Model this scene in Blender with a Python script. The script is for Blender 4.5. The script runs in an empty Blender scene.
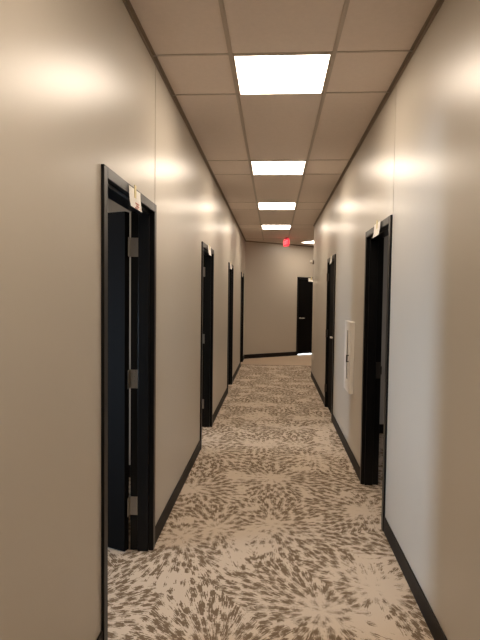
import bpy, bmesh, math, random
from mathutils import Vector, Matrix

C = bpy.context.scene.collection
SC = bpy.context.scene
random.seed(4)

# ------------------------------------------------------------------ camera
F_PX, YAW, PITCH, ROLL, EYE = 508.8, -0.0655, -0.0457, 0.0121, 1.6
cyw, syw = math.cos(YAW), math.sin(YAW)
cp, sp = math.cos(PITCH), math.sin(PITCH)
fwd = Vector((syw * cp, cyw * cp, sp))
rgt = Vector((cyw, -syw, 0))
upv = rgt.cross(fwd)
cr, sr = math.cos(ROLL), math.sin(ROLL)
rgt, upv = cr * rgt + sr * upv, -sr * rgt + cr * upv
cam_d = bpy.data.cameras.new('camera')
cam = bpy.data.objects.new('camera', cam_d)
C.objects.link(cam)
cam.matrix_world = Matrix(((rgt.x, upv.x, -fwd.x, 0), (rgt.y, upv.y, -fwd.y, 0), (rgt.z, upv.z, -fwd.z, EYE), (0, 0, 0, 1)))
cam_d.sensor_fit = 'VERTICAL'
cam_d.sensor_height = 36.0
cam_d.lens = F_PX / 640 * 36
cam_d.clip_start = 0.05
SC.camera = cam

# ------------------------------------------------------------------ world, exposure, daylight
SC.view_settings.view_transform = 'Standard'
SC.view_settings.look = 'None'
SC.view_settings.gamma = 1
SC.view_settings.exposure = 1.2
wd = bpy.data.worlds.new('world')
wd.use_nodes = True
wd.node_tree.nodes['Background'].inputs[0].default_value = (0.55, 0.68, 0.9, 1)
wd.node_tree.nodes['Background'].inputs[1].default_value = 0.6
SC.world = wd
PANEL = 9.0                      # emission of the ceiling panels
PANEL_COL = (1.0, 0.85, 0.685)

def area(name, loc, direction, sx, sy, power, col, spread=180):
    d = bpy.data.lights.new(name, 'AREA')
    d.shape = 'RECTANGLE'
    d.size, d.size_y = sx, sy
    d.energy, d.color = power, col
    d.spread = math.radians(spread)
    o = bpy.data.objects.new(name, d)
    o.location = loc
    o.rotation_euler = Vector(direction).to_track_quat('-Z', 'Z').to_euler()
    C.objects.link(o)
    return o
DAY = (0.55, 0.76, 1.0)
area('window_daylight', (-4.15, 1.72, 1.1), (1, 0.26, 0), 0.5, 1.2, 19, DAY, 70)
area('window_daylight', (-4.15, 5.4, 1.1), (1, 0.05, 0), 0.6, 1.2, 10, DAY, 70)
area('window_daylight', (4.35, 4.1, 1.5), (-1, 0, 0), 1.2, 1.3, 5, (1.0, 0.9, 0.8))  # weak warm fill added to the right office, its window unseen

# ------------------------------------------------------------------ dimensions (metres)
XL, XR, ZC = -0.7446, 0.7844, 3.036
WT = 0.12                        # partition thickness
BACK = -3.0
UE = Vector((0.8096, 0.587, 0))  # direction of the slanted end wall
NE = Vector((-0.587, 0.8096, 0))
E0 = Vector((XL, 13.06, 0))      # where the left wall meets the end wall
YR = 10.33                       # far end of right wall
L_DOORS = [(2.157, 3.136), (5.195, 6.19), (8.30, 9.215), (11.50, 12.47)]
R_DOORS = [(3.485, 4.418), (6.575, 7.51)]
DH = 2.16                        # outer height of a door frame

# ------------------------------------------------------------------ materials
def srgb(r, g, b):
    def f(c):
        c /= 255
        return c / 12.92 if c <= 0.04045 else ((c + 0.055) / 1.055) ** 2.4
    return (f(r), f(g), f(b), 1)

def mat(name, col, rough=0.5, metal=0.0, spec=0.5, bump=None, vary=None, emit=None):
    m = bpy.data.materials.new(name)
    m.use_nodes = True
    nt = m.node_tree
    b = nt.nodes['Principled BSDF']
    b.inputs['Base Color'].default_value = col
    b.inputs['Roughness'].default_value = rough
    b.inputs['Metallic'].default_value = metal
    b.inputs['Specular IOR Level'].default_value = spec
    tc = nt.nodes.new('ShaderNodeTexCoord')
    if vary:
        sc, amt = vary
        n = nt.nodes.new('ShaderNodeTexNoise')
        n.inputs['Scale'].default_value = sc
        n.inputs['Detail'].default_value = 4
        nt.links.new(tc.outputs['Object'], n.inputs['Vector'])
        r = nt.nodes.new('ShaderNodeMixRGB')
        r.inputs[1].default_value = tuple(c * (1 - amt) for c in col[:3]) + (1,)
        r.inputs[2].default_value = tuple(min(1, c * (1 + amt)) for c in col[:3]) + (1,)
        nt.links.new(n.outputs['Fac'], r.inputs[0])
        nt.links.new(r.outputs[0], b.inputs['Base Color'])
    if bump:
        sc, st, dist = bump
        n = nt.nodes.new('ShaderNodeTexNoise')
        n.inputs['Scale'].default_value = sc
        n.inputs['Detail'].default_value = 3
        nt.links.new(tc.outputs['Object'], n.inputs['Vector'])
        k = nt.nodes.new('ShaderNodeBump')
        k.inputs['Strength'].default_value = st
        k.inputs['Distance'].default_value = dist
        nt.links.new(n.outputs['Fac'], k.inputs['Height'])
        nt.links.new(k.outputs[0], b.inputs['Normal'])
    if emit:
        b.inputs['Emission Color'].default_value = emit[0] + (1,)
        b.inputs['Emission Strength'].default_value = emit[1]
    return m

M = {}
M['wall'] = mat('satin beige wall paint', srgb(188, 180, 168), 0.345, spec=0.47, bump=(9, 0.05, 0.01), vary=(1.3, 0.02))
M['room'] = mat('office wall paint', srgb(190, 184, 174), 0.6, vary=(1.3, 0.02))
M['tile'] = mat('ceiling tile', srgb(226, 213, 203), 0.9, spec=0.2, bump=(160, 0.25, 0.002), vary=(40, 0.05))
M['tee'] = mat('ceiling grid metal', srgb(188, 175, 162), 0.45, vary=(20, 0.03))
M['angle'] = mat('ceiling edge angle', srgb(136, 121, 106), 0.5, vary=(20, 0.03))  # shadow line under the ceiling is put into this darker colour
M['black'] = mat('black door frame enamel', srgb(11, 11, 12), 0.34, spec=0.26, vary=(6, 0.08))
M['leaf'] = mat('black door leaf', srgb(17, 15, 14), 0.65, spec=0.05, vary=(5, 0.08))
M['base'] = mat('dark rubber baseboard', srgb(27, 22, 20), 0.55, spec=0.18, vary=(8, 0.08))
M['steel'] = mat('satin steel', srgb(164, 160, 155), 0.32, metal=1.0, vary=(60, 0.05))
M['lever'] = mat('brushed bright lever', srgb(225, 220, 212), 0.5, metal=0.6, vary=(60, 0.05))
M['strike'] = mat('dull strike steel', srgb(90, 86, 82), 0.4, metal=1.0, vary=(60, 0.05))
M['paper'] = mat('white paper', srgb(246, 242, 236), 0.7, vary=(30, 0.02))
M['tape'] = mat('yellowed tape', srgb(226, 210, 150), 0.4, vary=(60, 0.04))
M['redink'] = mat('faded red ink', srgb(222, 150, 138), 0.7, vary=(80, 0.08))
M['white'] = mat('white enamel', srgb(228, 222, 214), 0.35, vary=(8, 0.015))
M['slot'] = mat('dark cabinet glass', srgb(60, 58, 56), 0.12, vary=(8, 0.03))
M['chrome'] = mat('dark pull metal', srgb(70, 66, 62), 0.3, metal=0.8, vary=(50, 0.03))
M['plastic'] = mat('off-white plastic', srgb(232, 226, 214), 0.4, vary=(20, 0.02))
M['device'] = mat('grey device plastic', srgb(96, 84, 72), 0.5, vary=(20, 0.04))
M['panel_rim'] = mat('white light rim', srgb(226, 218, 208), 0.4, vary=(20, 0.02))
M['panel'] = mat('lit diffuser', (0.9, 0.9, 0.9, 1), 0.5, emit=(PANEL_COL, PANEL))
M['plain'] = mat('plain beige floor', srgb(206, 184, 160), 0.5, vary=(3, 0.07), bump=(60, 0.1, 0.002))
M['strip'] = mat('metal floor strip', srgb(170, 150, 128), 0.4, metal=0.5, vary=(30, 0.04))
M['ground'] = mat('pale outside paving', srgb(205, 205, 200), 0.8, vary=(5, 0.08))
M['exit'] = mat('lit red sign face', srgb(190, 20, 28), 0.4, emit=((0.8, 0.035, 0.05), 0.9))
M['exit_letters'] = mat('lit sign letters', srgb(255, 190, 190), 0.4, emit=((1.0, 0.16, 0.17), 0.8))
M['exit_cap'] = mat('dark red sign canopy', srgb(128, 42, 38), 0.5, vary=(20, 0.05))

def carpet():
    m = bpy.data.materials.new('radial burst carpet')
    m.use_nodes = True
    nt = m.node_tree
    N, Lk = nt.nodes, nt.links
    b = N['Principled BSDF']
    b.inputs['Roughness'].default_value = 0.95
    b.inputs['Specular IOR Level'].default_value = 0.12

    def put(sock, v):
        if hasattr(v, 'is_linked') or hasattr(v, 'links'):
            Lk.new(v, sock)
        else:
            sock.default_value = v

    def ma(op, a, c=0.0, d=None):
        n = N.new('ShaderNodeMath')
        n.operation = op
        put(n.inputs[0], a)
        put(n.inputs[1], c)
        if d is not None:
            put(n.inputs[2], d)
        return n.outputs[0]

    def vm(op, a, c=None, out=0):
        n = N.new('ShaderNodeVectorMath')
        n.operation = op
        put(n.inputs[0], a)
        if c is not None:
            put(n.inputs[1], c)
        return n.outputs[out]

    def noise(vec, scale, detail=2.0):
        n = N.new('ShaderNodeTexNoise')
        Lk.new(vec, n.inputs['Vector'])
        n.inputs['Scale'].default_value = scale
        n.inputs['Detail'].default_value = detail
        return n

    def smooth(v, lo, hi):
        n = N.new('ShaderNodeMapRange')
        n.interpolation_type = 'SMOOTHSTEP'
        put(n.inputs[0], v)
        n.inputs[1].default_value, n.inputs[2].default_value = lo, hi
        return n.outputs[0]

    P = N.new('ShaderNodeTexCoord').outputs['Object']
    P = vm('MULTIPLY', P, (1, 1, 0))

    def voro(scale, rnd):
        v = N.new('ShaderNodeTexVoronoi')
        v.voronoi_dimensions = '2D'
        v.inputs['Scale'].default_value = scale
        v.inputs['Randomness'].default_value = rnd
        Lk.new(P, v.inputs['Vector'])
        return v
    big = voro(1.5, 0.95)
    Rv = vm('SUBTRACT', P, big.outputs['Position'])
    Rv = vm('MULTIPLY', Rv, (1, 1, 0))
    r = vm('LENGTH', Rv, out=1)
    rh = vm('NORMALIZE', Rv)
    sx = N.new('ShaderNodeSeparateXYZ')
    Lk.new(rh, sx.inputs[0])
    hx, hy = sx.outputs[0], sx.outputs[1]
    jit = noise(P, 60, 3)
    jv = vm('MULTIPLY', vm('SUBTRACT', jit.outputs['Color'], (0.5, 0.5, 0.5)), (0.045, 0.045, 0))

    def spots(scale, rnd, wt, wr):
        v = voro(scale, rnd)
        d = vm('MULTIPLY', vm('SUBTRACT', vm('ADD', P, jv), v.outputs['Position']), (1, 1, 0))
        s = N.new('ShaderNodeSeparateXYZ')
        Lk.new(d, s.inputs[0])
        dr = ma('ADD', ma('MULTIPLY', s.outputs[0], hx), ma('MULTIPLY', s.outputs[1], hy))
        dt = ma('SUBTRACT', ma('MULTIPLY', s.outputs[0], hy), ma('MULTIPLY', s.outputs[1], hx))
        q = ma('ADD', ma('POWER', ma('DIVIDE', dt, wt), 2.0), ma('POWER', ma('DIVIDE', dr, wr), 2.0))
        return ma('SQRT', q), v
    q, v1 = spots(18.5, 0.88, 0.0185, 0.036)
    # thin radial dashes that thicken into spiky blots
    cm = N.new('ShaderNodeCombineXYZ')
    Lk.new(ma('MULTIPLY', hx, 80), cm.inputs[0])
    Lk.new(ma('MULTIPLY', hy, 80), cm.inputs[1])
    Lk.new(ma('MULTIPLY', r, 18), cm.inputs[2])
    st = noise(cm.outputs[0], 1.0, 2.0).outputs['Fac']
    # bare patches and busy patches
    dens = smooth(noise(P, 2.6, 1.0).outputs['Fac'], 0.34, 0.46)
    rnd = N.new('ShaderNodeSeparateColor')
    Lk.new(v1.outputs['Color'], rnd.inputs[0])
    gap = ma('MULTIPLY', ma('SUBTRACT', 1.0, dens), ma('ADD', ma('MULTIPLY', rnd.outputs[0], 0.30), 0.06))
    size = ma('MULTIPLY', rnd.outputs[1], 0.06)
    hub = ma('MULTIPLY', ma('SUBTRACT', 1.0, smooth(r, 0.02, 0.2)), 0.16)
    size = ma('ADD', size, hub)
    fld = ma('SUBTRACT', ma('ADD', st, ma('SUBTRACT', 0.285, ma('MULTIPLY', q, 0.21))), ma('ADD', gap, size))
    mask = ma('MULTIPLY', smooth(fld, 0.535, 0.572), 0.92)
    speck = noise(P, 420, 2).outputs['Fac']
    mix = N.new('ShaderNodeMixRGB')
    put(mix.inputs[0], mask)
    mix.inputs[1].default_value = srgb(204, 188, 170)
    mix.inputs[2].default_value = srgb(108, 88, 67)
    hv = N.new('ShaderNodeHueSaturation')
    Lk.new(mix.outputs[0], hv.inputs['Color'])
    Lk.new(ma('ADD', ma('MULTIPLY', speck, 0.3), 0.85), hv.inputs['Value'])
    Lk.new(hv.outputs[0], b.inputs['Base Color'])
    k = N.new('ShaderNodeBump')
    k.inputs['Strength'].default_value = 0.3
    k.inputs['Distance'].default_value = 0.003
    Lk.new(speck, k.inputs['Height'])
    Lk.new(k.outputs[0], b.inputs['Normal'])
    return m
M['carpet'] = carpet()

# ------------------------------------------------------------------ helpers
def bx(bm, x0, x1, y0, y1, z0, z1, mx=None):
    co = [(x0, y0, z0), (x1, y0, z0), (x1, y1, z0), (x0, y1, z0), (x0, y0, z1), (x1, y0, z1), (x1, y1, z1), (x0, y1, z1)]
    vs = [bm.verts.new(mx @ Vector(c) if mx else c) for c in co]
    for f in ((0, 3, 2, 1), (4, 5, 6, 7), (0, 1, 5, 4), (1, 2, 6, 5), (2, 3, 7, 6), (3, 0, 4, 7)):
        bm.faces.new([vs[i] for i in f])

def cyl(bm, p0, p1, r0, r1=None, n=16):
    p0, p1 = Vector(p0), Vector(p1)
    r1 = r0 if r1 is None else r1
    q = (p1 - p0).to_track_quat('Z', 'Y')
    ra = [bm.verts.new(p0 + q @ Vector((r0 * math.cos(2 * math.pi * i / n), r0 * math.sin(2 * math.pi * i / n), 0))) for i in range(n)]
    rb = [bm.verts.new(p1 + q @ Vector((r1 * math.cos(2 * math.pi * i / n), r1 * math.sin(2 * math.pi * i / n), 0))) for i in range(n)]
    for i in range(n):
        bm.faces.new((ra[i], ra[(i + 1) % n], rb[(i + 1) % n], rb[i]))
    bm.faces.new(ra[::-1])
    bm.faces.new(rb)

def prism(bm, poly, z0, z1):
    a = [bm.verts.new((p[0], p[1], z0)) for p in poly]
    b = [bm.verts.new((p[0], p[1], z1)) for p in poly]
    n = len(poly)
    bm.faces.new(a[::-1])
    bm.faces.new(b)
    for i in range(n):
        bm.faces.new((a[i], a[(i + 1) % n], b[(i + 1) % n], b[i]))

def obj(name, bm, m, parent=None, bevel=0.0, smooth=False):
    bmesh.ops.recalc_face_normals(bm, faces=bm.faces)
    me = bpy.data.meshes.new(name)
    bm.to_mesh(me)
    bm.free()
    me.materials.append(m)
    if smooth:
        for p in me.polygons:
            p.use_smooth = True
    o = bpy.data.objects.new(name, me)
    C.objects.link(o)
    if parent:
        o.parent = parent
    if bevel:
        md = o.modifiers.new('soft edge', 'BEVEL')
        md.width, md.segments, md.limit_method = bevel, 2, 'ANGLE'
    return o

def tag(o, label, cat, group=None, kind=None):
    o['label'], o['category'] = label, cat
    if group:
        o['group'] = group
    if kind:
        o['kind'] = kind
    return o

def struct(name, bm, m, label, cat, bevel=0.0):
    return tag(obj(name, bm, m, bevel=bevel), label, cat, kind='structure')

def empty(name, loc, rz=0.0):
    o = bpy.data.objects.new(name, None)
    o.location = loc
    o.rotation_euler = (0, 0, rz)
    o.empty_display_size = 0.1
    C.objects.link(o)
    return o

def copy_tree(o, parent=None):
    c = o.copy()
    C.objects.link(c)
    if parent:
        c.parent = parent
    for ch in list(o.children):
        copy_tree(ch, c)
    return c

# ------------------------------------------------------------------ the shell
def run_wall(bm, x0, x1, y0, y1, doors, h):
    y = y0
    g = 0.03                                     # the frame's back laps the wall's cut edge
    for a, b in doors:
        bx(bm, x0, x1, y, a + g, 0, h)
        bx(bm, x0, x1, a + g, b - g, DH - g, h)
        y = b - g
    bx(bm, x0, x1, y, y1, 0, h)

bm = bmesh.new()
run_wall(bm, XL - WT, XL, BACK, 13.06, L_DOORS, ZC)
struct('wall_left', bm, M['wall'], 'long satin beige corridor wall on the left with four black doors', 'wall')
bm = bmesh.new()
run_wall(bm, XR, XR + WT, BACK, YR, R_DOORS, ZC)
struct('wall_right', bm, M['wall'], 'satin beige corridor wall on the right carrying the white cabinet', 'wall')

def along(s, d=0.0):
    """point on the end wall, s metres from its left end, d metres behind its face"""
    p = E0 + UE * s + NE * d
    return (p.x, p.y)

# end door position along the end wall
ED0, ED1 = 1.71, 2.53
bm = bmesh.new()
g = 0.03
for s0, s1, z0 in ((-0.25, ED0 + g, 0), (ED0 + g, ED1 - g, DH - g), (ED1 - g, 6.2, 0)):
    prism(bm, [along(s0), along(s1), along(s1, WT), along(s0, WT)], z0, ZC)
struct('wall_end', bm, M['wall'], 'slanted beige wall closing the far end of the corridor', 'wall')
# near wall of the side passage at the far right
R0 = Vector((XR, YR, 0))
bm = bmesh.new()
prism(bm, [(XR + WT, YR - 0.002), tuple((R0 + UE * 0.02 + Vector((WT, -0.002, 0)))[:2]), tuple((R0 + UE * 5.5)[:2]), tuple((R0 + UE * 5.5 - NE * WT)[:2]), (XR + WT, YR - 0.15)], 0, ZC)
struct('wall_passage', bm, M['wall'], 'beige wall of the side passage turning right past the corner', 'wall')
bm = bmesh.new()
pa, pb = R0 + UE * 5.4 - NE * 0.1, E0 + UE * 6.15 + NE * 0.1
prism(bm, [tuple(pa[:2]), tuple((pa + UE * 0.12)[:2]), tuple((pb + UE * 0.6)[:2]), tuple(pb[:2])], 0, ZC)
struct('wall_passage', bm, M['wall'], 'beige wall at the far end of the side passage', 'wall')
bm = bmesh.new()
bx(bm, XL - WT, XR + WT, BACK - WT, BACK, 0, ZC)
struct('wall_back', bm, M['wall'], 'beige wall closing the corridor behind the viewer', 'wall')

CARPET_END = 11.95
bm = bmesh.new()
bx(bm, -4.2, 4.4, BACK - 0.12, CARPET_END, -0.06, 0)
struct('floor', bm, M['carpet'], 'beige carpet with brown bursts of dashes running down the corridor', 'floor')
bm = bmesh.new()
prism(bm, [(-1.0, CARPET_END), (6.5, CARPET_END), (6.5, 18.2), (4.4, 17.0), (-1.0, 13.05)], -0.06, 0)
struct('floor', bm, M['plain'], 'plain beige floor beyond the patterned carpet', 'floor')
bm = bmesh.new()
bx(bm, XL, 2.9, CARPET_END - 0.02, CARPET_END + 0.02, 0.0, 0.005)
struct('trim_1', bm, M['strip'], 'thin strip where the patterned carpet meets the plain floor', 'floor strip')

bm = bmesh.new()
prism(bm, [(XL - 0.1, BACK - 0.1), (XR + 0.1, BACK - 0.1), (XR + 0.1, 9.9), (6.5, 13.6), (6.5, 18.6), (XL - 0.1, 13.2)], ZC, ZC + 0.05)
struct('ceiling', bm, M['tile'], 'dropped ceiling of large off-white tiles over the corridor', 'ceiling')

# light rows: (near, far) along the corridor
LX0, LX1 = -0.2531, 0.3087
ROWS = [(3.091, 3.646), (5.442, 6.012), (7.815, 8.385), (10.215, 10.785), (0.735, 1.29), (-1.62, -1.065)]
T = 0.012
bm = bmesh.new()
for xc in (LX0 - 0.024, LX1 + 0.024):
    bx(bm, xc - T, xc + T, BACK, 12.9 if xc < 0 else 13.6, ZC - 0.007, ZC + 0.002)
    bx(bm, xc - 0.004, xc + 0.004, BACK, 12.9 if xc < 0 else 13.6, ZC - 0.010, ZC - 0.006)
for a, b in ROWS + [(12.62, 13.0)]:
    for y in ((a - 0.02), (b + 0.02)):
        if y > 12.9:
            continue
        bx(bm, XL, XR, y - 0.008, y + 0.008, ZC - 0.004, ZC + 0.002)
struct('trim_2', bm, M['tee'], 'metal grid bars dividing the ceiling tiles', 'ceiling grid')
bm = bmesh.new()
bx(bm, XL, XL + 0.022, BACK, 13.05, ZC - 0.004, ZC)
bx(bm, XL, XL + 0.004, BACK, 13.05, ZC - 0.026, ZC)
struct('trim_3', bm, M['angle'], 'dark edge strip where the left wall meets the ceiling', 'ceiling trim')
bm = bmesh.new()
bx(bm, XR - 0.022, XR, BACK, YR, ZC - 0.004, ZC)
bx(bm, XR - 0.004, XR, BACK, YR, ZC - 0.026, ZC)
struct('trim_4', bm, M['angle'], 'dark edge strip where the right wall meets the ceiling', 'ceiling trim')
bm = bmesh.new()
prism(bm, [along(0.0), along(6.1), along(6.1, -0.004), along(0.0, -0.004)], ZC - 0.026, ZC)
struct('trim_5', bm, M['angle'], 'dark edge strip where the slanted end wall meets the ceiling', 'ceiling trim')
# wall panel seams
for x0, x1, ys, name, lab in ((XL, XL + 0.0015, [3.146], 'trim_6', 'fine upright panel seam in the left wall above the nearest door'),
                              (XR - 0.0015, XR, [3.478], 'trim_7', 'fine upright panel seam in the right wall above the open door')):
    bm = bmesh.new()
    for y in ys:
        bx(bm, x0, x1, y - 0.006, y - 0.002, DH, ZC - 0.02)
        bx(bm, x0, x1, y + 0.002, y + 0.006, DH, ZC - 0.02)
    struct(name, bm, M['wall'], lab, 'wall seam')

# baseboards
BH, BT = 0.108, 0.009
def base_run(side, y0, y1, doors):
    bm = bmesh.new()
    y = y0
    for a, b in list(doors) + [(y1, None)]:
        if side == 'l':
            bx(bm, XL, XL + BT, y, a, 0, BH)
        else:
            bx(bm, XR - BT, XR, y, a, 0, BH)
        y = b
    return bm
struct('baseboard_left', base_run('l', BACK, 13.05, L_DOORS), M['base'], 'dark rubber baseboard along the left corridor wall', 'baseboard', 0.002)
bm = base_run('r', BACK, YR, R_DOORS)
prism(bm, [(XR - BT, YR), (XR - BT, YR + BT), tuple((R0 + NE * BT + UE * 0.01)[:2]), tuple((R0 + NE * BT + UE * 5.3)[:2]), tuple((R0 + UE * 5.3)[:2]), (XR, YR)], 0, BH)
struct('baseboard_right', bm, M['base'], 'dark rubber baseboard along the right corridor wall', 'baseboard', 0.002)
bm = bmesh.new()
for s0, s1 in ((0.0, ED0), (ED1, 6.1)):
    prism(bm, [along(s0, -BT), along(s1, -BT), along(s1), along(s0)], 0, BH)
struct('baseboard_end', bm, M['base'], 'black baseboard under the slanted end wall', 'baseboard', 0.002)

# ------------------------------------------------------------------ offices behind the open doors
def office(name, x_in, x_out, y0, y1, win, lab, zc=2.75):
    bm = bmesh.new()
    s = 1 if x_out > x_in else -1
    xa, xb = sorted((x_in, x_out))
    bx(bm, xa, xb, y0 - 0.1, y0, 0, zc)
    bx(bm, xa, xb, y1, y1 + 0.1, 0, zc)
    xo, xo2 = sorted((x_out, x_out + 0.1 * s))
    wy0, wy1, wz0, wz1 = win
    bx(bm, xo, xo2, y0 - 0.1, wy0, 0, zc)
    bx(bm, xo, xo2, wy1, y1 + 0.1, 0, zc)
    bx(bm, xo, xo2, wy0, wy1, 0, wz0)
    bx(bm, xo, xo2, wy0, wy1, wz1, zc)
    struct(name, bm, M['room'], 'beige walls of ' + lab, 'wall')
    bm = bmesh.new()
    bx(bm, xa, xb, y0 - 0.1, y1 + 0.1, zc, zc + 0.05)
    struct('ceiling', bm, M['tile'], 'ceiling of ' + lab, 'ceiling')
    bm = bmesh.new()
    bx(bm, xa, xb, y1 - BT, y1, 0, BH)
    bx(bm, xa, xb, y0, y0 + BT, 0, BH)
    struct('baseboard_office', bm, M['base'], 'dark baseboard of ' + lab, 'baseboard')
    bm = bmesh.new()
    for a, b, c, d in ((wy0, wy0 + 0.04, wz0, wz1), (wy1 - 0.04, wy1, wz0, wz1), (wy0 + 0.04, wy1 - 0.04, wz0, wz0 + 0.04), (wy0 + 0.04, wy1 - 0.04, wz1 - 0.04, wz1)):
        bx(bm, xo - 0.01, xo2 + 0.01, a, b, c, d)
    return bm
for i, a in enumerate((('wall_office', XL - WT, -4.0, 0.9, 4.35, (1.38, 2.02, 0.45, 1.75), 'the office behind the nearest left door'),
                       ('wall_office', XL - WT, -4.0, 4.55, 7.4, (5.06, 5.74, 0.45, 1.75), 'the office behind the second left door'),
                       ('wall_office', XR + WT, 4.2, 2.2, 6.08, (3.45, 4.75, 0.8, 2.2), 'the office behind the open right door'))):  # right office window is unseen, added along with its warm fill
    w = office(*a)
    struct('window_%d' % (i + 1), w, M['white'], 'daylit window frame in ' + a[6], 'window')

# ------------------------------------------------------------------ doors
FACE, PROJ = 0.05, 0.014
def frame_mesh(w, corridor_leaf):
    """local x along the wall from 0 to w, y into the room, z up"""
    bm = bmesh.new()
    y0, y1 = -PROJ, WT + PROJ
    ya, yb = (0.09, WT + PROJ - 0.002) if corridor_leaf else (-PROJ + 0.03, WT + PROJ - 0.05)
    for s in (0, 1):
        a, b = (0, FACE) if s == 0 else (w - FACE, w)
        bx(bm, a, b, y0, y1, 0, DH)
        a, b = (FACE, FACE + 0.016) if s == 0 else (w - FACE - 0.016, w - FACE)
        bx(bm, a, b, ya, yb, 0, DH - FACE)
    bx(bm, FACE, w - FACE, y0, y1, DH - FACE, DH)
    bx(bm, FACE + 0.016, w - FACE - 0.016, ya, yb, DH - FACE - 0.016, DH - FACE)
    return bm

def lever_mesh(x, y, z, out, way, r=0.026):
    """rosette on the face at (x, y, z), spindle along y*out, lever along x*way"""
    bm = bmesh.new()
    cyl(bm, (x, y, z), (x, y + 0.009 * out, z), r, r * 0.92, 20)
    cyl(bm, (x, y + 0.006 * out, z), (x, y + 0.055 * out, z), 0.010, n=14)
    cyl(bm, (x - 0.012 * way, y + 0.055 * out, z), (x + 0.115 * way, y + 0.050 * out, z), 0.0105, 0.0085, 14)
    cyl(bm, (x + 0.110 * way, y + 0.052 * out, z), (x + 0.122 * way, y + 0.028 * out, z), 0.0085, 0.007, 12)
    return bm

SWING = math.radians(22)
def swing(o, x, y, sg):
    """turn an open leaf a little further about its hinge pin at (x, y)"""
    a = SWING * sg
    o.matrix_local = Matrix.Translation((x, y, 0)) @ Matrix.Rotation(a, 4, 'Z') @ Matrix.Translation((-x, -y, 0))

HZ = (1.895, 1.083, 0.283)
def door(name, loc, rz, w, label, hinge_right, mode):
    """mode: 'open' (leaf at right angles into the room), 'shut' (leaf at the room side), 'flush' (leaf at the corridor side)"""
    root = tag(empty(name, loc, rz), label, 'door', kind='structure')
    obj('door_frame', frame_mesh(w, mode == 'flush'), M['black'], root, bevel=0.0025)
    lw, th, gap = w - 2 * FACE - 0.006, 0.044, 0.008
    hx = w - FACE if hinge_right else FACE
    sg = -1 if hinge_right else 1
    zt = DH - FACE - 0.004
    bm = bmesh.new()
    if mode == 'open':
        a, b = sorted((hx + sg * 0.004, hx + sg * (0.004 + th)))
        y0 = WT + PROJ + 0.006
        bx(bm, a, b, y0, y0 + lw, gap, zt)
        leaf = obj('door_leaf', bm, M['leaf'], root, bevel=0.002)
        swing(leaf, hx + sg * 0.004, WT + PROJ + 0.012, sg)
        xf = hx + sg * (0.004 + th)
        bm = bmesh.new()
        for fx, o_ in ((xf, sg), (hx + sg * 0.004, -sg)):
            z, yh = 0.99, y0 + lw - 0.065
            cyl(bm, (fx, yh, z), (fx + 0.009 * o_, yh, z), 0.027, 0.025, 20)
            cyl(bm, (fx + 0.006 * o_, yh, z), (fx + 0.055 * o_, yh, z), 0.010, n=14)
            cyl(bm, (fx + 0.055 * o_, yh + 0.012, z), (fx + 0.050 * o_, yh - 0.115, z), 0.0105, 0.0085, 14)
        obj('door_handle', bm, M['steel'], leaf, smooth=False)
        for hz in HZ:
            h = 0.058
            bm = bmesh.new()
            # plate on the jamb, knuckle, plate on the leaf's edge
            a, b = sorted((hx, hx + sg * 0.0025))
            bx(bm, a, b, WT + PROJ - 0.046, WT + PROJ + 0.006, hz - h, hz + h)
            for k in range(4):
                zz = hz - h + 0.016 + k * (2 * h - 0.032) / 3
                yy = WT + PROJ - (0.034 if k % 3 == 0 else 0.022)
                cyl(bm, (hx + sg * 0.002, yy, zz), (hx + sg * 0.0042, yy, zz), 0.0045, 0.003, 10)
            cyl(bm, (hx + sg * 0.003, WT + PROJ + 0.012, hz - h - 0.003), (hx + sg * 0.003, WT + PROJ + 0.012, hz + h + 0.003), 0.0075, n=12)
            a, b = sorted((hx + sg * 0.003, hx + sg * (0.003 + 0.036)))
            bx(bm, a, b, y0 - 0.0025, y0 + 0.0005, hz - h, hz + h)
            bx(bm, *sorted((hx + sg * 0.002, hx + sg * 0.0055)), y0 - 0.002, WT + PROJ + 0.014, hz - h, hz + h)
            obj('hinge', bm, M['steel'], root)
        bm = bmesh.new()
        sx_ = FACE if hinge_right else w - FACE
        a, b = sorted((sx_, sx_ - sg * 0.003))
        bx(bm, a, b, WT + PROJ - 0.042, WT + PROJ - 0.004, 0.92, 1.06)
        bx(bm, *sorted((sx_ - sg * 0.002, sx_ - sg * 0.0045)), WT + PROJ - 0.012, WT + PROJ + 0.006, 0.955, 1.025)
        obj('strike_plate', bm, M['strike'], root)
    else:
        y0 = (0.026 if 'steel lever' in label else 0.004) if mode == 'flush' else WT + PROJ - 0.004 - th
        g_ = 0.035 if mode == 'flush' and 'slanted' in label else gap
        bx(bm, FACE + 0.003, w - FACE - 0.003, y0, y0 + th, g_, zt)
        leaf = obj('door_leaf', bm, M['leaf'], root, bevel=0.002)
        xl = FACE + 0.07 if hinge_right else w - FACE - 0.07
        obj('door_handle', lever_mesh(xl, y0, 1.08 if 'steel lever' in label else 1.03, -1, 1 if hinge_right else -1), M['lever'], leaf)
        if mode == 'flush':
            for hz in HZ:
                bm = bmesh.new()
                cyl(bm, (hx + sg * 0.0015, -PROJ - 0.002, hz - 0.058), (hx + sg * 0.0015, -PROJ - 0.002, hz + 0.058), 0.007, n=12)
                bx(bm, hx - 0.001, hx + 0.004, -PROJ - 0.002, 0.01, hz - 0.056, hz + 0.056)
                obj('hinge', bm, M['strike'], root)
    return root

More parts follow.
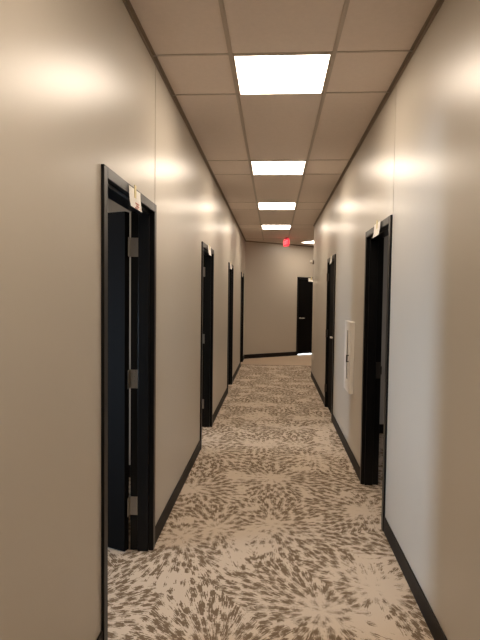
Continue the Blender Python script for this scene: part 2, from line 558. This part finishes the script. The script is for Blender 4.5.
H90 = math.pi / 2
left_labels = ['nearest black door on the left, open with three steel hinges showing',
               'second black door along the left wall, hinges glinting on its frame',
               'third black door along the left wall, deep in its frame',
               'farthest black door on the left, beside the slanted end wall']
for i, (a, b) in enumerate(L_DOORS):
    door('door_%d' % (i + 1), (XL, a, 0), H90, b - a, left_labels[i], True, 'open' if i < 2 else 'shut')
door('door_5', (XR, R_DOORS[0][1], 0), -H90, R_DOORS[0][1] - R_DOORS[0][0], 'open black door on the right, nearer than the white cabinet', True, 'open')
door('door_6', (XR, R_DOORS[1][1], 0), -H90, R_DOORS[1][1] - R_DOORS[1][0], 'shut black door with steel lever on the right, beyond the white cabinet', False, 'flush')
door('door_7', tuple(along(ED0)) + (0,), math.atan2(UE.y, UE.x), ED1 - ED0, 'black door in the slanted end wall, light showing under it', True, 'flush')

# daylight outside the end door, seen only in the gap at its foot
bm = bmesh.new()
prism(bm, [along(ED0 - 0.6, 0.02), along(ED1 + 0.6, 0.02), along(ED1 + 0.6, 3.0), along(ED0 - 0.6, 3.0)], -0.06, 0.002)
struct('ground', bm, M['ground'], 'sunlit pale paving seen under the end door', 'ground')
pp = E0 + UE * ((ED0 + ED1) / 2) + NE * 0.9
area('outside_daylight', (pp.x, pp.y, 1.6), (0, 0, -1), 1.2, 1.0, 90, (0.95, 0.97, 1.0))

# ------------------------------------------------------------------ ceiling lights
light_labels = ['large bright square ceiling light, nearest to the viewer',
                'second ceiling light panel along the corridor from the viewer',
                'third ceiling light panel along the corridor from the viewer',
                'ceiling light panel farthest down the straight corridor, before the exit sign',
                'ceiling light panel directly overhead of the viewer',
                'ceiling light panel behind the viewer']
def panel_meshes(w, d):
    a, b = bmesh.new(), bmesh.new()
    e = 0.008
    for x0, x1, y0, y1 in ((-w / 2 - e, w / 2 + e, -d / 2 - e, -d / 2), (-w / 2 - e, w / 2 + e, d / 2, d / 2 + e), (-w / 2 - e, -w / 2, -d / 2, d / 2), (w / 2, w / 2 + e, -d / 2, d / 2)):
        bx(a, x0, x1, y0, y1, -0.009, 0.0)
    bx(b, -w / 2, w / 2, -d / 2, d / 2, -0.006, 0.0)
    return a, b
lt = tag(empty('ceiling_light', (0, 0, 0)), '', 'ceiling light', 'ceiling light panels')
pa_, pb_ = panel_meshes(LX1 - LX0, 0.565)
obj('light_frame', pa_, M['panel_rim'], lt)
obj('diffuser', pb_, M['panel'], lt)
for i, (a, b) in enumerate(ROWS):
    o = lt if i == 0 else copy_tree(lt)
    o.location = ((LX0 + LX1) / 2, (a + b) / 2, ZC)
    o['label'] = light_labels[i]
o = copy_tree(lt)
c5 = Vector((0.70, 13.40, 0)) + UE * 0.28 - NE * 0.28
o.location = (c5.x, c5.y, ZC)
o.rotation_euler = (0, 0, math.atan2(UE.y, UE.x))
o['label'] = 'ceiling light half hidden past the right wall corner, above the end door'
o = copy_tree(o)
c6 = c5 + UE * 2.4
o.location = (c6.x, c6.y, ZC)
o['label'] = 'ceiling light in the side passage, hidden behind the right wall'

for x, y, lab in ((-2.3, 2.7, 'ceiling light in the office behind the nearest left door'), (-2.3, 6.0, 'ceiling light in the office behind the second left door')):  # unseen panels added to warm the office walls
    o = copy_tree(lt)
    o.location = (x, y, 2.75)
    o['label'] = lab

# ------------------------------------------------------------------ paper tags over the doors
def paper_tag(loc, rz, label, w=0.13, h=0.15, ink=False, tilt=0.0):
    root = tag(empty('paper_tag', loc, rz), label, 'paper tag', 'paper tags hung over the doors')
    root.rotation_euler = (0, tilt, rz)
    bm = bmesh.new()
    n = 6
    va, vb = [], []
    for i in range(n + 1):
        z = -h * i / n
        y = -0.002 - 0.010 * (i / n) ** 2
        for lst, dy in ((va, 0.0), (vb, -0.0012)):
            lst.append((bm.verts.new((-w / 2, y + dy, z)), bm.verts.new((w / 2, y + dy - 0.002, z))))
    for i in range(n):
        bm.faces.new((va[i][0], va[i][1], va[i + 1][1], va[i + 1][0]))
        bm.faces.new((vb[i][0], vb[i + 1][0], vb[i + 1][1], vb[i][1]))
        bm.faces.new((va[i][0], va[i + 1][0], vb[i + 1][0], vb[i][0]))
        bm.faces.new((va[i][1], vb[i][1], vb[i + 1][1], va[i + 1][1]))
    bm.faces.new((va[0][0], vb[0][0], vb[0][1], va[0][1]))
    bm.faces.new((va[n][0], va[n][1], vb[n][1], vb[n][0]))
    obj('sheet', bm, M['paper'], root)
    bm = bmesh.new()
    bx(bm, -0.016, 0.016, -0.0072, -0.0042, -0.045, 0.02)
    obj('tape', bm, M['tape'], root)
    if ink:
        bm = bmesh.new()
        for k, (x0, x1) in enumerate(((-0.025, 0.045), (-0.005, 0.045), (-0.03, 0.03))):
            z = -h * 0.70 - 0.012 * k
            bx(bm, x0, x1, -0.0150, -0.0135, z - 0.005, z)
        obj('red_print', bm, M['redink'], root)['label'] = 'faded red printed lines'
    return root
yc = PROJ + 0.001
TZ = DH + 0.004
paper_tag((XL + yc, 2.622, TZ - 0.015), H90, 'white paper tag with faded red print over the nearest left door', 0.208, 0.102, True)
paper_tag((XL + yc, 5.69, TZ), H90, 'white paper tag over the second door on the left', 0.21, 0.105)
paper_tag((XL + yc, 8.54, TZ), H90, 'white paper tag over the third door on the left', 0.21, 0.105)
paper_tag((XL + yc, 11.76, TZ), H90, 'white paper tag over the farthest left door, by the end wall', 0.21, 0.11)
paper_tag((XR - yc, 3.90, TZ), -H90, 'white paper tag over the open right-hand door', 0.235, 0.10)
paper_tag((XR - yc, 6.95, TZ), -H90, 'white paper tag over the shut door beyond the white cabinet', 0.22, 0.105)
pt = E0 + UE * 2.19 - NE * yc
paper_tag((pt.x, pt.y, DH - 0.02), math.atan2(UE.y, UE.x), 'white paper tag at the top corner of the slanted-wall door', 0.21, 0.10)

# ------------------------------------------------------------------ extinguisher cabinet
def cabinet():
    y0, y1, z0, z1, d = 4.95, 5.33, 0.668, 1.368, 0.030
    root = tag(empty('extinguisher_cabinet', (XR, (y0 + y1) / 2, z0)), 'white wall-mounted extinguisher cabinet on the right wall between two black doors', 'cabinet')
    w, h = y1 - y0, z1 - z0
    bm = bmesh.new()
    t = 0.012
    bx(bm, -d, 0, -w / 2, -w / 2 + t, 0, h)
    bx(bm, -d, 0, w / 2 - t, w / 2, 0, h)
    bx(bm, -d, 0, -w / 2 + t, w / 2 - t, 0, t)
    bx(bm, -d, 0, -w / 2 + t, w / 2 - t, h - t, h)
    bx(bm, -0.006, 0, -w / 2 + t, w / 2 - t, t, h - t)
    obj('cabinet_body', bm, M['white'], root, bevel=0.002)
    bm = bmesh.new()
    a, b = -d - 0.013, -d
    e = 0.002
    s0, s1, q0, q1 = -0.045, 0.045, 0.12, h - 0.09          # the slot window
    bx(bm, a, b, -w / 2 + e, s0, e, h - e)
    bx(bm, a, b, s1, w / 2 - e, e, h - e)
    bx(bm, a, b, s0, s1, e, q0)
    bx(bm, a, b, s0, s1, q1, h - e)
    dr = obj('cabinet_door', bm, M['white'], root, bevel=0.0015)
    bm = bmesh.new()
    bx(bm, -d - 0.008, -d - 0.004, s0, s1, q0, q1)
    obj('door_pane', bm, M['slot'], dr)
    bm = bmesh.new()
    zc = 0.34
    cyl(bm, (a, -0.12, zc - 0.03), (a - 0.02, -0.12, zc - 0.03), 0.005, n=10)
    cyl(bm, (a, -0.12, zc + 0.03), (a - 0.02, -0.12, zc + 0.03), 0.005, n=10)
    cyl(bm, (a - 0.02, -0.12, zc - 0.036), (a - 0.02, -0.12, zc + 0.036), 0.006, n=12)
    obj('pull_handle', bm, M['chrome'], dr)
cabinet()

# ------------------------------------------------------------------ exit sign
SGN = Vector((0.285, 12.42, 0))
root = tag(empty('exit_sign', (SGN.x, SGN.y, ZC), math.atan2(NE.y, NE.x) - math.pi - 0.24), 'small lit red exit sign hanging from the ceiling before the end wall', 'exit sign')
bm = bmesh.new()
bx(bm, -0.09, 0.09, -0.03, 0.03, -0.022, 0)
bx(bm, -0.03, 0.03, -0.012, 0.012, -0.045, -0.02)
obj('canopy', bm, M['exit_cap'], root, bevel=0.002)
bm = bmesh.new()
bx(bm, -0.125, 0.125, -0.022, 0.022, -0.205, -0.035)
obj('sign_box', bm, M['exit'], root, bevel=0.004)
cu = bpy.data.curves.new('letters', 'FONT')
cu.body = 'EXIT'
cu.size = 0.135
cu.extrude = 0.002
cu.align_x, cu.align_y = 'CENTER', 'CENTER'
tmp = bpy.data.objects.new('letters', cu)
C.objects.link(tmp)
dg = bpy.context.evaluated_depsgraph_get()
me = bpy.data.meshes.new_from_object(tmp.evaluated_get(dg))
bpy.data.objects.remove(tmp)
me.materials.clear()
me.materials.append(M['exit_letters'])
for sgn in (-1, 1):
    lo = bpy.data.objects.new('lettering', me)
    C.objects.link(lo)
    lo.parent = root
    lo.location = (0, 0.0235 * sgn, -0.12)
    lo.rotation_euler = (H90, 0, 0 if sgn < 0 else math.pi)

# ------------------------------------------------------------------ small wall devices
root = tag(empty('wall_sensor', (XR, YR - 0.16, 2.30)), 'small round wall sensor high on the right wall by its far corner', 'sensor')
bm = bmesh.new()
cyl(bm, (0, 0, 0), (-0.03, 0, 0), 0.045, 0.04, 20)
obj('sensor_base', bm, M['device'], root, bevel=0.003)
bm = bmesh.new()
bmesh.ops.create_uvsphere(bm, u_segments=20, v_segments=12, radius=0.034, matrix=Matrix.Translation((-0.045, 0, 0.006)))
obj('sensor_dome', bm, M['plastic'], root, smooth=True)

root = tag(empty('wall_outlet', (XR, 9.93, 0.45)), 'white outlet plate low on the right wall near the far corner', 'outlet')
bm = bmesh.new()
bx(bm, -0.007, 0, -0.036, 0.036, -0.058, 0.058)
obj('cover_plate', bm, M['plastic'], root, bevel=0.002)
for dz in (-0.021, 0.021):
    bm = bmesh.new()
    bx(bm, -0.0095, -0.006, -0.016, 0.016, dz - 0.014, dz + 0.014)
    obj('socket', bm, M['white'], root, bevel=0.003)
